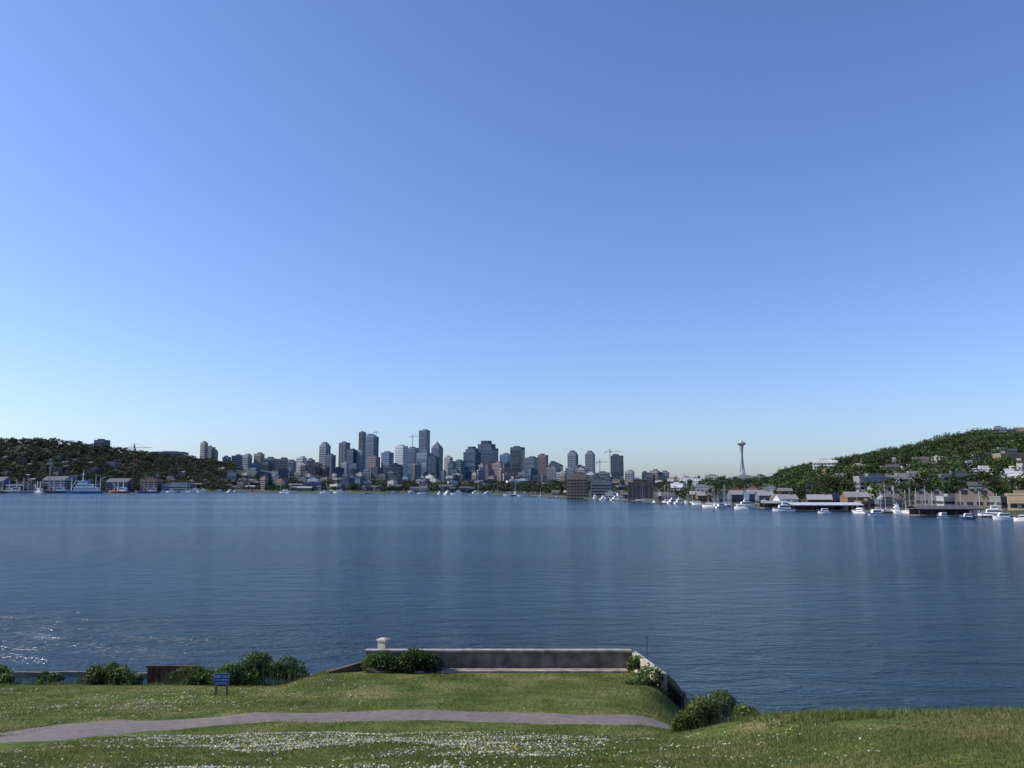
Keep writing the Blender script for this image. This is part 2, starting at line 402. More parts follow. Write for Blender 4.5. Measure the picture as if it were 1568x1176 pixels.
def building(name, x, y, zb, w, d, h, yaw, style='grid', col=(.4, .4, .4), glass=(.03, .04, .05), fh=3.3, bw=3.6, roof='flat', balc=False, roofcol=(.15, .15, .15), mg=1.0):
    f = min(.26, max(0, (y - 900) / 9500)); HAZE = (.19, .27, .40)  # aerial haze as a bluish tint mixed into building colours, stronger with distance
    hazed = lambda c: tuple(a * (1 - f) + b * f for a, b in zip(c, HAZE))
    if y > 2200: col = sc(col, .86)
    col = hazed(col); roofcol = hazed(roofcol); glass = tuple(a * (1 - f) + b * f * .5 for a, b in zip(glass, HAZE))
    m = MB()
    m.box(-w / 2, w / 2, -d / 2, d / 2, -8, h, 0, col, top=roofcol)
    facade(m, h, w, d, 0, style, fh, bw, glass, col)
    dk = sc(col, .7)
    if roof == 'flat':
        t = min(1.0, h * .05)
        for (a0, a1, c0, c1) in ((-w / 2 - .2, w / 2 + .2, -d / 2 - .2, -d / 2 + .3), (-w / 2 - .2, w / 2 + .2, d / 2 - .3, d / 2 + .2), (-w / 2 - .2, -w / 2 + .3, -d / 2 + .3, d / 2 - .3), (w / 2 - .3, w / 2 + .2, -d / 2 + .3, d / 2 - .3)):
            m.box(a0, a1, c0, c1, h - .3, h + t, 0, sc(col, 1.15))
        px, py = random.uniform(-.15, .15) * w, random.uniform(-.1, .1) * d
        ph = min(6, h * .12 + 1)
        m.box(px - w * .22, px + w * .22, py - d * .25, py + d * .25, h + .01, h + ph, 0, dk)
        m.box(px + w * .25, px + w * .33, py - d * .1, py + d * .1, h + .01, h + ph * .6, 0, dk)
        if h > 60: m.beam((px, py, h + ph), (px, py, h + ph + h * .06), .9, 0, dk, .3)
    elif roof == 'gable':
        rh = min(w, d) * .3; o = .5
        m.poly([(-w / 2 - o, -d / 2 - o, h - .2), (w / 2 + o, -d / 2 - o, h - .2), (w / 2 + o, 0, h + rh), (-w / 2 - o, 0, h + rh)], 0, roofcol)
        m.poly([(w / 2 + o, d / 2 + o, h - .2), (-w / 2 - o, d / 2 + o, h - .2), (-w / 2 - o, 0, h + rh), (w / 2 + o, 0, h + rh)], 0, roofcol)
        for s in (-1, 1): m.poly([(s * w / 2, -d / 2, h), (s * w / 2, d / 2, h), (s * w / 2, 0, h + rh * .97)], 0, col)
        m.box(w * .2, w * .2 + .8, -.4, .4, h, h + rh + 1, 0, (.2, .12, .09))
    elif roof == 'gables':
        n = max(2, int(w / 8)); gw = w / n; rh = gw * .38
        for k in range(n):
            a = -w / 2 + k * gw; c = a + gw / 2
            m.poly([(a, -d / 2 - .4, h), (c, -d / 2 - .4, h + rh), (c, d / 2, h + rh), (a, d / 2, h)], 0, roofcol)
            m.poly([(c, -d / 2 - .4, h + rh), (a + gw, -d / 2 - .4, h), (a + gw, d / 2, h), (c, d / 2, h + rh)], 0, roofcol)
            m.poly([(a, -d / 2, h), (a + gw, -d / 2, h), (c, -d / 2, h + rh * .95)], 0, col)
            m.box(c - gw * .15, c + gw * .15, -d / 2 - .12, -d / 2 - .02, h - .6, h + rh * .45, 1, glass)
    elif roof == 'slant':
        rh = w * .35
        m.poly([(-w / 2, -d / 2, h), (w / 2, -d / 2, h), (-w / 2 + w * .25, -d / 2, h + rh)], 0, col)
        m.poly([(-w / 2, d / 2, h), (-w / 2 + w * .25, d / 2, h + rh), (w / 2, d / 2, h)], 0, col)
        m.poly([(-w / 2 + w * .25, -d / 2, h + rh), (w / 2, -d / 2, h), (w / 2, d / 2, h), (-w / 2 + w * .25, d / 2, h + rh)], 0, dk)
        m.poly([(-w / 2, -d / 2, h), (-w / 2 + w * .25, -d / 2, h + rh), (-w / 2 + w * .25, d / 2, h + rh), (-w / 2, d / 2, h)], 0, col)
    elif roof == 'pyramid':
        m.box(-w * .4, w * .4, -d * .4, d * .4, h + .01, h + w * .2, 0, col)
        m.box(-w * .3, w * .3, -d * .3, d * .3, h + w * .2, h + w * .62, 0, dk, ti=w * .27, tj=d * .27)
        m.beam((0, 0, h + w * .6), (0, 0, h + w * .85), 1, 0, dk, .3)
    elif roof == 'step':
        m.box(-w * .38, w * .38, -d * .38, d * .38, h + .01, h + w * .22, 0, col)
        m.box(-w * .25, w * .2, -d * .25, d * .25, h + w * .22 + .01, h + w * .4, 0, dk)
    if balc:
        nf = int((h - 1) / fh)
        for i in range(1, nf + 1):
            z = i * fh
            m.box(-w / 2 + .6, w / 2 - .6, -d / 2 - 1.5, -d / 2 - .14, z - .18, z + .02, 0, sc(col, 1.3))
            m.box(-w / 2 + .6, w / 2 - .6, -d / 2 - 1.5, -d / 2 - 1.42, z + .03, z + .95, 0, sc(col, .8))
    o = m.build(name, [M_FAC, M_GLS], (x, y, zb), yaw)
    occ.append((x, y, max(w, d) / 2, mg))
    return o
def bld_px(name, x0, x1, yt, Y, yaw=0, dr=.8, zb=None, **k):
    aw = (x1 - x0) / F * Y * .99; c, s = math.cos(abs(yaw)), math.sin(abs(yaw))
    w = aw / (c + dr * s); d = dr * w
    X, _, zt = at((x0 + x1) / 2, yt, Y)
    if zb is None: zb = min(float(land(X, Y)), zt - 6)
    return building(name, X, Y + d / 2, zb, w, d, zt - zb, yaw, **k)

NAVY = (.05, .07, .10); SLATE = (.12, .14, .17); GRY = (.24, .26, .28); LGT = (.48, .49, .5); WHT = (.75, .75, .74); TAN = (.40, .32, .25); BRN = (.22, .14, .1); BLU = (.17, .25, .36); CRM = (.56, .52, .44); PNK = (.36, .25, .22)
GD = (.025, .03, .04); GB = (.05, .08, .13); GL = (.12, .16, .2)
R = math.radians
far = dict(fh=7.5, bw=6)
T = [
 (143, 163, 674, 2380, 10, 'grid', SLATE, GD, 'flat'), (225, 280, 692, 2500, -12, 'band', GRY, GD, 'flat'),
 (306, 317, 678, 2800, 25, 'grid', TAN, GD, 'flat'), (315, 328, 685, 2850, 20, 'grid', GRY, GD, 'flat'), (326, 333, 691, 2850, 20, 'grid', TAN, GD, 'flat'),
 (340, 352, 700, 2800, 20, 'grid', SLATE, GD, 'flat'), (352, 370, 698, 2850, -15, 'band', GRY, GD, 'flat'), (368, 384, 697, 2900, 20, 'grid', LGT, GD, 'flat'),
 (388, 403, 695, 2900, 18, 'grid', TAN, GD, 'flat'), (403, 420, 702, 2850, 10, 'band', GRY, GD, 'flat'), (420, 440, 703, 2700, -10, 'grid', TAN, GD, 'flat'),
 (437, 453, 706, 2900, 15, 'grid', GRY, GD, 'flat'), (453, 468, 701, 2800, 22, 'grid', WHT, GD, 'flat'), (467, 481, 704, 2900, 22, 'band', GRY, GD, 'flat'),
 (480, 492, 710, 2700, 15, 'grid', SLATE, GD, 'flat'),
 (488, 505, 682, 3300, 28, 'band', GRY, GB, 'step'), (497, 513, 697, 3000, 25, 'grid', SLATE, GD, 'flat'), (518, 535, 678, 3400, 28, 'fin', SLATE, GD, 'flat'),
 (530, 546, 689, 3200, 28, 'band', NAVY, GD, 'flat'), (549, 560, 662, 3900, 25, 'glass', NAVY, GD, 'flat'), (559, 579, 669, 3800, 30, 'glass', BLU, GB, 'slant'),
 (545, 559, 690, 3200, 28, 'grid', GRY, GD, 'flat'), (562, 581, 700, 2900, 25, 'grid', PNK, GD, 'flat'), (583, 602, 693, 3200, 28, 'band', BLU, GB, 'flat'),
 (604, 624, 683, 3300, 30, 'grid', WHT, GL, 'flat'), (622, 641, 686, 3400, 28, 'glass', BLU, GB, 'flat'), (641, 658, 659, 3900, 26, 'glass', GRY, GB, 'flat'),
 (637, 662, 694, 3000, 30, 'glass', BLU, GL, 'flat'), (660, 678, 685, 3500, 28, 'fin', SLATE, GB, 'pyramid'), (655, 672, 700, 2900, 22, 'grid', NAVY, GD, 'flat'),
 (680, 693, 700, 3100, 28, 'grid', CRM, GD, 'flat'), (692, 712, 706, 2900, 28, 'band', SLATE, GD, 'flat'), (709, 736, 692, 3100, 28, 'glass', NAVY, GB, 'step'),
 (727, 763, 686, 3300, 22, 'band', NAVY, GD, 'step'), (765, 784, 696, 3100, 25, 'fin', BLU, GB, 'flat'), (781, 804, 685, 3200, 24, 'glass', NAVY, GD, 'flat'),
 (802, 824, 701, 3000, 25, 'band', SLATE, GB, 'flat'), (823, 840, 697, 3100, 25, 'grid', BRN, GD, 'flat'), (840, 863, 712, 2900, 20, 'glass', NAVY, GD, 'slant'),
 (869, 886, 695, 2800, 25, 'grid', GRY, GD, 'step'), (896, 912, 695, 2850, 25, 'grid', GRY, GD, 'step'), (884, 898, 722, 2600, 22, 'grid', TAN, GD, 'flat'),
 (935, 956, 698, 2500, 24, 'grid', NAVY, GD, 'flat'), (912, 935, 724, 2400, 20, 'band', GRY, GD, 'flat'),
 (995, 1011, 721, 2700, 25, 'grid', TAN, GD, 'flat'), (1010, 1026, 723, 2700, 25, 'grid', GRY, GD, 'flat'),
]
for t in T:
    nm = 'office_tower' if (t[5] in ('glass', 'band', 'fin')) else 'apartment_tower'
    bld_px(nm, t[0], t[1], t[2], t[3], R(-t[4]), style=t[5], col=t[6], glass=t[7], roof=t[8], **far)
pal = [GRY, TAN, SLATE, LGT, WHT, SLATE, NAVY, BLU, PNK, NAVY, SLATE, CRM, BRN]
for i in range(230):
    px = random.uniform(330, 1190); w = random.uniform(7, 22)
    lo = 708 if px < 900 else 722
    if px > 1040: lo = 730
    yt = random.uniform(lo, 744); Y = float(np.interp(yt, [705, 744], [2700, 1500])) * random.uniform(.93, 1.07)
    if px > 900: Y *= .8
    sh = float(np.interp(px, SHx, SHy)); Y = max(Y, sh + 60)
    c = sc(random.choice(pal), random.uniform(.6, 1.1))
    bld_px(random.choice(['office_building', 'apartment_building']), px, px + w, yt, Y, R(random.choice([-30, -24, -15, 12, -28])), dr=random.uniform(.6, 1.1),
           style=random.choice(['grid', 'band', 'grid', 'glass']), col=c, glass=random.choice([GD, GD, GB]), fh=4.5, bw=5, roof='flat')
bld_px('apartment_building', 868, 903, 728, 860, R(-12), style='grid', col=(.26, .21, .17), glass=GD, balc=True, fh=3.2, bw=3.5)
bld_px('apartment_building', 962, 1006, 739, 720, R(-16), style='fin', col=(.09, .08, .08), glass=GD, fh=3.2, bw=3.5)
bld_px('office_building', 905, 940, 738, 900, R(-12), style='band', col=GRY, glass=GD)
HILL = [(1248, 1290, 706, 727, WHT, 'flat', 1), (1230, 1247, 713, 725, TAN, 'flat', 0), (1306, 1332, 712, 724, CRM, 'flat', 1), (1350, 1381, 714, 725, CRM, 'flat', 0),
 (1384, 1412, 714, 727, LGT, 'flat', 1), (1400, 1425, 703, 714, TAN, 'gable', 0), (1428, 1452, 699, 709, CRM, 'flat', 0), (1476, 1497, 708, 722, WHT, 'flat', 1),
 (1490, 1524, 718, 741, WHT, 'flat', 1), (1455, 1474, 700, 712, LGT, 'gable', 0), (1512, 1566, 695, 703, CRM, 'flat', 0), (1537, 1575, 723, 748, WHT, 'flat', 1),
 (1545, 1600, 703, 716, TAN, 'flat', 1), (1522, 1543, 655, 668, LGT, 'flat', 0), (1546, 1590, 657, 668, TAN, 'flat', 0),
 (1347, 1391, 754, 772, (.2, .18, .17), 'gables', 0), (1405, 1452, 755, 774, (.21, .19, .18), 'gables', 0), (1470, 1530, 755, 777, (.24, .19, .16), 'gables', 0),
 (1550, 1600, 757, 781, (.42, .34, .22), 'flat', 1), (1170, 1196, 747, 760, GRY, 'flat', 0), (1110, 1140, 750, 763, BRN, 'flat', 0), (1060, 1095, 745, 760, LGT, 'flat', 0),
 (1028, 1050, 741, 755, WHT, 'flat', 1), (1042, 1080, 733, 742, WHT, 'flat', 0), (1205, 1238, 744, 753, TAN, 'flat', 0), (1146, 1166, 748, 762, BRN, 'flat', 1),
 (1415, 1445, 722, 735, BRN, 'gable', 0), (1340, 1362, 733, 745, BRN, 'flat', 0), (1445, 1470, 735, 748, BRN, 'gable', 0), (1080, 1102, 728, 737, CRM, 'flat', 0), (1130, 1160, 729, 738, LGT, 'flat', 0),
 (1362, 1392, 722, 731, GRY, 'flat', 1), (1300, 1325, 729, 738, GRY, 'flat', 1), (1380, 1405, 740, 750, SLATE, 'flat', 1), (1310, 1335, 754, 765, LGT, 'flat', 1)]
for (x0, x1, yt, yb, c, rf, bc) in HILL:
    Y = hill_hit((x0 + x1) / 2, yb)
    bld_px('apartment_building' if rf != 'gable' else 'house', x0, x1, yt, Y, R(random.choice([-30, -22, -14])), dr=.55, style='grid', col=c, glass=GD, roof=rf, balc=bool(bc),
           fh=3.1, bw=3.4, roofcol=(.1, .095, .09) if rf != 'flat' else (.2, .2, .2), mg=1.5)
for i in range(170):
    if i < 90:
        px = random.uniform(1200, 1750); lo = max(708, float(np.interp(px, RDx, RDp)) + 8); yb = lo + (768 - lo) * random.random() ** .8
    else:
        px = random.uniform(-150, 420); lo = float(np.interp(px, RDx, RDp)) + 4; yb = lo + (749 - lo) * random.random() ** .35
    Y = hill_hit(px, yb); X = at(px, 745, Y)[0]
    if any((X - o[0]) ** 2 + (Y - o[1]) ** 2 < (o[2] + 10) ** 2 for o in occ): continue
    big = random.random() < .35
    w = random.uniform(8, 12) * (1.7 if big else 1); h = random.uniform(6, 8) * (1.5 if big else 1)
    c = sc(random.choice([GRY, GRY, BRN, WHT, BRN, LGT, SLATE, TAN]), random.uniform(.6, 1))
    if px < 500: w *= 1.3; h *= 1.1; c = sc(c, .6)
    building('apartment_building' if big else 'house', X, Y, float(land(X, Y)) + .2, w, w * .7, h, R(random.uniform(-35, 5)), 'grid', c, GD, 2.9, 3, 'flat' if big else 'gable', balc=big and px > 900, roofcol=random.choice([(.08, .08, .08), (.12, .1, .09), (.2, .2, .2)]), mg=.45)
for i in range(84):
    px = random.uniform(-60, 820) if i < 40 else random.uniform(840, 1640)
    sh = float(np.interp(px, SHx, SHy)); Y = sh + random.uniform(4, 30) * (1 if px > 800 else 4)
    X = at(px, 745, Y)[0]
    if any((X - o[0]) ** 2 + (Y - o[1]) ** 2 < (o[2] + 5) ** 2 for o in occ): continue
    big = px < 820
    w = random.uniform(14, 40) if big else random.uniform(7, 14); h = random.uniform(5, 10) if big else random.uniform(3.4, 6)
    c = sc(random.choice([WHT, GRY, TAN, BRN, LGT, SLATE, BLU, SLATE]), random.uniform(.35, .85))
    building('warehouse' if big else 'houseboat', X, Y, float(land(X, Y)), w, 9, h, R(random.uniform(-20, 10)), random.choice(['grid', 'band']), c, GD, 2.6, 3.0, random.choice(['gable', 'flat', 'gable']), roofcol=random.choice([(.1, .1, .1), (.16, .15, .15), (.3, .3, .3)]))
for (x0, x1, yt, c, rf) in ((-40, 10, 737, SLATE, 'gable'), (14, 60, 741, NAVY, 'flat'), (62, 104, 735, (.3, .3, .31), 'gable'), (160, 200, 738, NAVY, 'gable'), (214, 244, 734, (.3, .17, .11), 'flat'), (246, 292, 741, GRY, 'flat')):
    bld_px('warehouse', x0, x1, yt, 1820, R(-10), dr=.5, style='band', col=c, glass=GD, roof=rf, fh=5, roofcol=(.1, .1, .1))

# ------------------------------------------------------------------ observation tower
def observation_tower():
    X, Y, zt = at(1135, 670, 3400); zb = zt - 184
    m = MB(); c = (.5, .5, .49); g = (.25, .26, .27)
    for k in range(3):
        a = math.radians(20 + 120 * k)
        for s in (-1, 1):
            pr = None
            for z in range(0, 156, 6):
                rr = 3.2 + 14 * max(0, 1 - z / 112) ** 1.7 + 5.0 * max(0, (z - 112) / 40) ** 1.5
                sp = 1.8
                p = (math.cos(a) * rr - math.sin(a) * s * sp, math.sin(a) * rr + math.cos(a) * s * sp, z)
                if pr: m.beam(pr, p, 1.9, 0, c)
                pr = p
    m.lathe([(2.8, 0), (2.8, 150)], 10, 0, g)
    m.lathe([(12, 30), (13, 30.3), (13, 33), (12, 33.4), (0, 34)], 20, 0, c)
    m.lathe([(5, 148), (13, 152), (18, 155.5), (21, 156.5), (21, 157.6), (16, 158.4), (16, 161), (17.5, 161.4), (17.5, 162.6), (12, 164.5), (7, 168), (4.5, 170), (4.5, 172), (1.2, 174), (.7, 184), (0, 184)], 32, 0, c)
    m.lathe([(16.1, 158.6), (16.1, 160.8)], 32, 1, GD)
    m.build('observation_tower', [M_FAC, M_GLS], (X, Y, zb))
observation_tower()

# ------------------------------------------------------------------ cranes
def crane(px, yt, yb, Y, jib_l, jib_r, col, w=2.6):
    X, _, zt = at(px, yt, Y); zb = at(px, yb, Y)[2]; h = zt - zb; m = MB()
    sx = Y / F
    for i, j in ((-1, -1), (1, -1), (1, 1), (-1, 1)): m.beam((i * w / 2, j * w / 2, 0), (i * w / 2, j * w / 2, h), .5, 0, col)
    n = int(h / (w * 1.3))
    for k in range(n):
        z0, z1 = h * k / n, h * (k + 1) / n; s = 1 if k % 2 else -1
        m.beam((-s * w / 2, -w / 2, z0), (s * w / 2, -w / 2, z1), .35, 0, col); m.beam((-w / 2, -s * w / 2, z0), (-w / 2, s * w / 2, z1), .35, 0, col)
    hj = h * .93
    for a, b in ((0, jib_r * sx), (0, -jib_l * sx)):
        m.beam((a, 0, hj), (b, 0, hj), .7, 0, col, .5); m.beam((a, 0, hj + 2), (b * .97, 0, hj + 1.2), .45, 0, col)
        m.beam((0, 0, h + 4), (b * .7, 0, hj + 1.3), .3, 0, col)
    m.beam((0, 0, hj), (0, 0, h + 4), 1.2, 0, col, .4)
    m.box(1.3, 3.2, -1.2, 1.2, hj - 3, hj - .4, 0, (.5, .5, .5)); m.box(-jib_l * sx, -jib_l * sx + 4, -1.2, 1.2, hj - 3.5, hj - .4, 0, (.25, .25, .25))
    m.build('tower_crane', [M_FAC], (X, Y, zb), R(random.uniform(-15, 15)))
crane(632, 666, 702, 3250, 5, 14, (.3, .3, .3)); crane(576, 660, 690, 3700, 4, 8, (.3, .3, .3)); crane(934, 688, 742, 2450, 8, 22, (.35, .3, .25))
crane(918, 705, 742, 2300, 5, 12, (.3, .28, .28)); crane(206, 681, 748, 1780, 12, 26, (.34, .1, .05)); crane(1378, 741, 775, 470, 12, 4, (.4, .4, .42), 1.2)
crane(78, 706, 750, 1750, 6, 10, (.3, .3, .31), 2.2)

# ------------------------------------------------------------------ boats
def hull(m, L, B, fb, col, stripe, deck=(.55, .52, .45)):
    st = []
    for k in range(9):
        t = k / 8; x = -L / 2 + L * t
        b = B / 2 * (1 - max(0, (t - .45) / .55) ** 2.2) * (.9 + .1 * min(1, t * 4)); z = fb * (1 + .45 * t * t)
        st.append((x, max(b, .02), z))
    for (x0, b0, z0), (x1, b1, z1) in zip(st[:-1], st[1:]):
        for s in (-1, 1):
            a = [(x0, s * b0 * .8, -.3), (x1 * .97, s * b1 * .7, -.3), (x1, s * b1 * .96, z1 * .7), (x0, s * b0 * .96, z0 * .7)]
            b = [(x0, s * b0 * .96, z0 * .7), (x1, s * b1 * .96, z1 * .7), (x1, s * b1, z1), (x0, s * b0, z0)]
            m.poly(a[::s], 0, col); m.poly(b[::s], 0, stripe)
        m.poly([(x0, -b0, z0 - .05), (x1, -b1, z1 - .05), (x1, b1, z1 - .05), (x0, b0, z0 - .05)], 0, deck)
    x, b, z = st[0]; m.poly([(x, b, z), (x, -b, z), (x, -b * .8, -.3), (x, b * .8, -.3)], 0, col)
def yacht(px, Y, L, yaw, name='motor_yacht', dark=False):
    m = MB(); B = L * .3; fb = L * .09 + .4; c = (.8, .8, .8) if not dark else (.05, .08, .16)
    hull(m, L, B, fb, c, c if random.random() < .6 else (.1, .15, .3))
    h1 = L * .09 + .8
    W = (.8, .8, .79)
    m.box(-L * .32, L * .22, -B * .38, B * .38, fb * .95, fb + h1, 0, W, ti=L * .03, tj=B * .04)
    m.box(-L * .29, L * .19, -B * .372, B * .372, fb + h1 * .42, fb + h1 * .8, 1, GD, ti=L * .012, tj=B * .012)
    m.box(-L * .34, L * .14, -B * .36, B * .36, fb + h1 + .01, fb + h1 + .15, 0, W)
    if L > 9:
        m.box(-L * .18, L * .06, -B * .28, B * .28, fb + h1 + .16, fb + h1 * 1.75, 0, W, ti=L * .02, tj=B * .03)
        m.box(-L * .16, L * .05, -B * .272, B * .272, fb + h1 * 1.35, fb + h1 * 1.6, 1, GD, ti=.05, tj=.03)
        m.box(-L * .22, L * .04, -B * .3, B * .3, fb + h1 * 1.76, fb + h1 * 1.84, 0, W)
        m.beam((-L * .1, 0, fb + h1 * 1.8), (-L * .13, 0, fb + h1 * 2.6), .2, 0, W, .08)
    for k in range(5):
        t = .5 - .06 * k; x = L * (t - .02)
        m.beam((x, 0 if k == 0 else B * .12 * k, fb * 1.3), (x, 0 if k == 0 else B * .12 * k, fb * 1.3 + .7), .06, 0, (.6, .6, .6))
    m.build(name, [M_HUL, M_GLS], (at(px, 745, Y)[0], Y, 0), yaw)
def sailboat(px, Y, L, yaw):
    m = MB(); B = L * .28; fb = L * .07 + .35
    hull(m, L, B, fb, random.choice([(.8, .8, .8), (.8, .8, .8), (.05, .08, .2)]), (.8, .8, .8))
    m.box(-L * .2, L * .18, -B * .28, B * .28, fb * .95, fb + .6, 0, (.75, .75, .72), ti=.3, tj=.15)
    m.box(-L * .15, L * .12, -B * .272, B * .272, fb + .15, fb + .4, 1, GD, ti=.1, tj=.05)
    hm = L * 1.25; w = .16 + Y * .0001
    m.beam((L * .06, 0, fb), (L * .06, 0, hm), w, 0, (.6, .6, .6), w * .6)
    m.beam((L * .06, 0, fb + 1.4), (-L * .36, 0, fb + 1.3), .14, 0, (.6, .6, .6))
    m.beam((L * .04, 0, fb + 1.65), (-L * .34, 0, fb + 1.5), .36, 0, (.1, .16, .35), .2)
    for s in (-1, 1): m.beam((L * .06, s * B * .4, fb), (L * .06, 0, hm * .95), .04, 0, (.4, .4, .4)); m.beam((L * .06, -B * .22, hm * .6), (L * .06, B * .22, hm * .6), .07, 0, (.5, .5, .5))
    m.beam((L * .48, 0, fb * 1.3), (L * .06, 0, hm * .97), .05, 0, (.4, .4, .4)); m.beam((-L * .48, 0, fb), (L * .06, 0, hm * .98), .04, 0, (.4, .4, .4))
    m.build('sailboat', [M_HUL, M_GLS], (at(px, 745, Y)[0], Y, 0), yaw)
def wy(px, y): return H / -slope(y)
yacht(1198, wy(0, 783), 11.5, R(175)); yacht(1134, wy(0, 780), 8, R(160)); yacht(1104, wy(0, 778), 8, R(20)); yacht(1260, wy(0, 786), 6, R(170)); yacht(1338, wy(0, 790), 8, R(190)); yacht(1314, wy(0, 786), 7, R(120))
yacht(1532, wy(0, 796), 7.5, R(170)); yacht(1440, wy(0, 794), 6, R(200)); yacht(1562, wy(0, 798), 6, R(150)); yacht(1084, wy(0, 777), 8, R(150)); yacht(1478, wy(0, 795), 5.5, R(170), dark=True)
for i in range(44):
    px = random.uniform(822, 1600) if i > 14 else random.uniform(822, 1140); sh = float(np.interp(px, SHx, SHy)); Y = sh - random.uniform(4, 26)
    (yacht if random.random() < .6 else sailboat)(px, Y, random.uniform(7, 12), R(random.choice([90, 75, 180, 160, 270, 20])))
for px in (1386, 1393, 1368, 1402, 1470, 1500, 1110, 1060, 1018, 985): sailboat(px, float(np.interp(px, SHx, SHy)) - random.uniform(5, 18), random.uniform(9, 13), R(random.choice([80, 95, 170])))
for i in range(56):
    px = random.uniform(-40, 820); sh = float(np.interp(px, SHx, SHy)); Y = sh - random.uniform(10, 60)
    (yacht if random.random() < .7 else sailboat)(px, Y, random.uniform(11, 20), R(random.choice([90, 60, 180, 165, 10, 200])))
for px, L in ((262, 22), (297, 34), (310, 26), (520, 24), (700, 22), (438, 20)): yacht(px, float(np.interp(px, SHx, SHy)) - 50, L, R(175))
def ship():
    Y = 1500; m = MB(); L = 64
    hull(m, L, 13, 4.6, (.10, .22, .42), (.12, .26, .48)); W = (.8, .8, .79)
    m.box(-22, 18, -6.0, 6.0, 4.5, 12, 0, W); m.box(-14, 15, -5.4, 5.4, 12.01, 18, 0, W, ti=.5); m.box(-3, 12, -4.8, 4.8, 18.01, 24, 0, W, ti=.6)
    for z, a, b, hw in ((8, -21, 17, 6.08), (14.4, -13, 14, 5.48), (20.8, -2, 11.2, 4.88)): m.box(a, b, -hw, hw, z, z + 1.2, 1, GD)
    m.box(-10, -5, -1.8, 1.8, 18.01, 26, 0, (.1, .2, .4)); m.beam((4, 0, 24), (4, 0, 44), 1.8, 0, W, .9); m.beam((4, -4, 35), (4, 4, 35), .9, 0, W); m.beam((0, 0, 35), (8, 0, 35), .9, 0, W); m.beam((-18, 0, 10), (-18, 0, 36), 1.5, 0, W, .8)
    m.beam((-26, 0, 4), (-26, 0, 30), 1.6, 0, W, 1); m.beam((-26, 0, 26), (-34, 0, 31), 1, 0, W); m.beam((23, 0, 6), (23, 0, 32), 1.4, 0, W, .8); m.beam((23, 0, 10), (15, 0, 25), .9, 0, W)
    m.build('research_ship', [M_HUL, M_GLS], (at(130, 745, Y)[0], Y, 0), R(195))
    for px, L, hc, yw in ((84, 48, (.06, .08, .1), 185), (34, 46, (.3, .3, .3), 10), (182, 44, (.25, .07, .05), 170), (228, 40, (.08, .12, .2), 200), (-30, 48, (.1, .1, .1), 180), (58, 36, (.6, .6, .6), 150), (6, 40, (.08, .08, .1), 200)):
        m = MB(); k = L / 45; hull(m, L, 10 * k, 4 * k, hc, sc(hc, 1.6)); m.box(-16 * k, -4 * k, -4 * k, 4 * k, 3.8 * k, 12 * k, 0, (.7, .7, .68), ti=.5); m.box(-14 * k, -5 * k, -4.02 * k, 4.02 * k, 8 * k, 10 * k, 1, GD)
        m.beam((2 * k, 0, 4 * k), (2 * k, 0, 30 * k), 1.5, 0, (.55, .53, .5), 1); m.beam((2 * k, 0, 8 * k), (16 * k, 0, 21 * k), .9, 0, (.5, .48, .45)); m.beam((-10 * k, 0, 12 * k), (-10 * k, 0, 28 * k), 1.3, 0, (.6, .6, .6), .8)
        m.beam((10 * k, 0, 4 * k), (10 * k, 0, 24 * k), 1.2, 0, (.45, .4, .35), .7)
        m.build('fishing_ship', [M_HUL, M_GLS], (at(px, 745, Y + 60)[0], Y + 60, 0), R(yw))
ship()
def dock(px0, px1, Y, roofed, rc=(.6, .6, .6), back=8, name=None):
    x0 = at(px0, 745, Y)[0]; x1 = at(px1, 745, Y)[0]; m = MB(); W = x1 - x0
    m.box(-W / 2, W / 2, 0, back, .35, .6, 0, (.22, .19, .16))
    n = int(W / 5)
    for k in range(n + 1):
        x = -W / 2 + .3 + (W - .6) * k / n
        for yy in (.2, back - .3): m.beam((x, yy, -.5), (x, yy, 3.4 if roofed else 1.5), .3, 0, (.15, .11, .08))
    if roofed:
        m.poly([(-W / 2 - 1, -1, 3.3), (W / 2 + 1, -1, 3.3), (W / 2 + 1, back / 2, 4.6), (-W / 2 - 1, back / 2, 4.6)], 0, rc)
        m.poly([(W / 2 + 1, back + 1, 3.3), (-W / 2 - 1, back + 1, 3.3), (-W / 2 - 1, back / 2, 4.6), (W / 2 + 1, back / 2, 4.6)], 0, rc)
        m.box(-W / 2 - 1, W / 2 + 1, -1.15, -1.01, 2.9, 3.35, 0, sc(rc, .8))
        m.box(-W / 2, W / 2, back - .2, back, .61, 3.2, 0, (.1, .1, .1))
    m.build('boat_shed' if roofed else 'dock', [M_WOOD], ((x0 + x1) / 2, Y, 0))
dock(1212, 1318, wy(0, 783), True, (.5, .51, .52), 10); dock(1405, 1500, wy(0, 791), True, (.10, .10, .11), 9); dock(1168, 1205, 475, True, (.3, .3, .3), 8)
dock(1000, 1100, 620, False); dock(840, 960, 880, False); dock(1500, 1600, 345, False); dock(1320, 1400, 400, False); dock(0, 230, 1700, False, back=14); dock(280, 480, 1650, False, back=10)

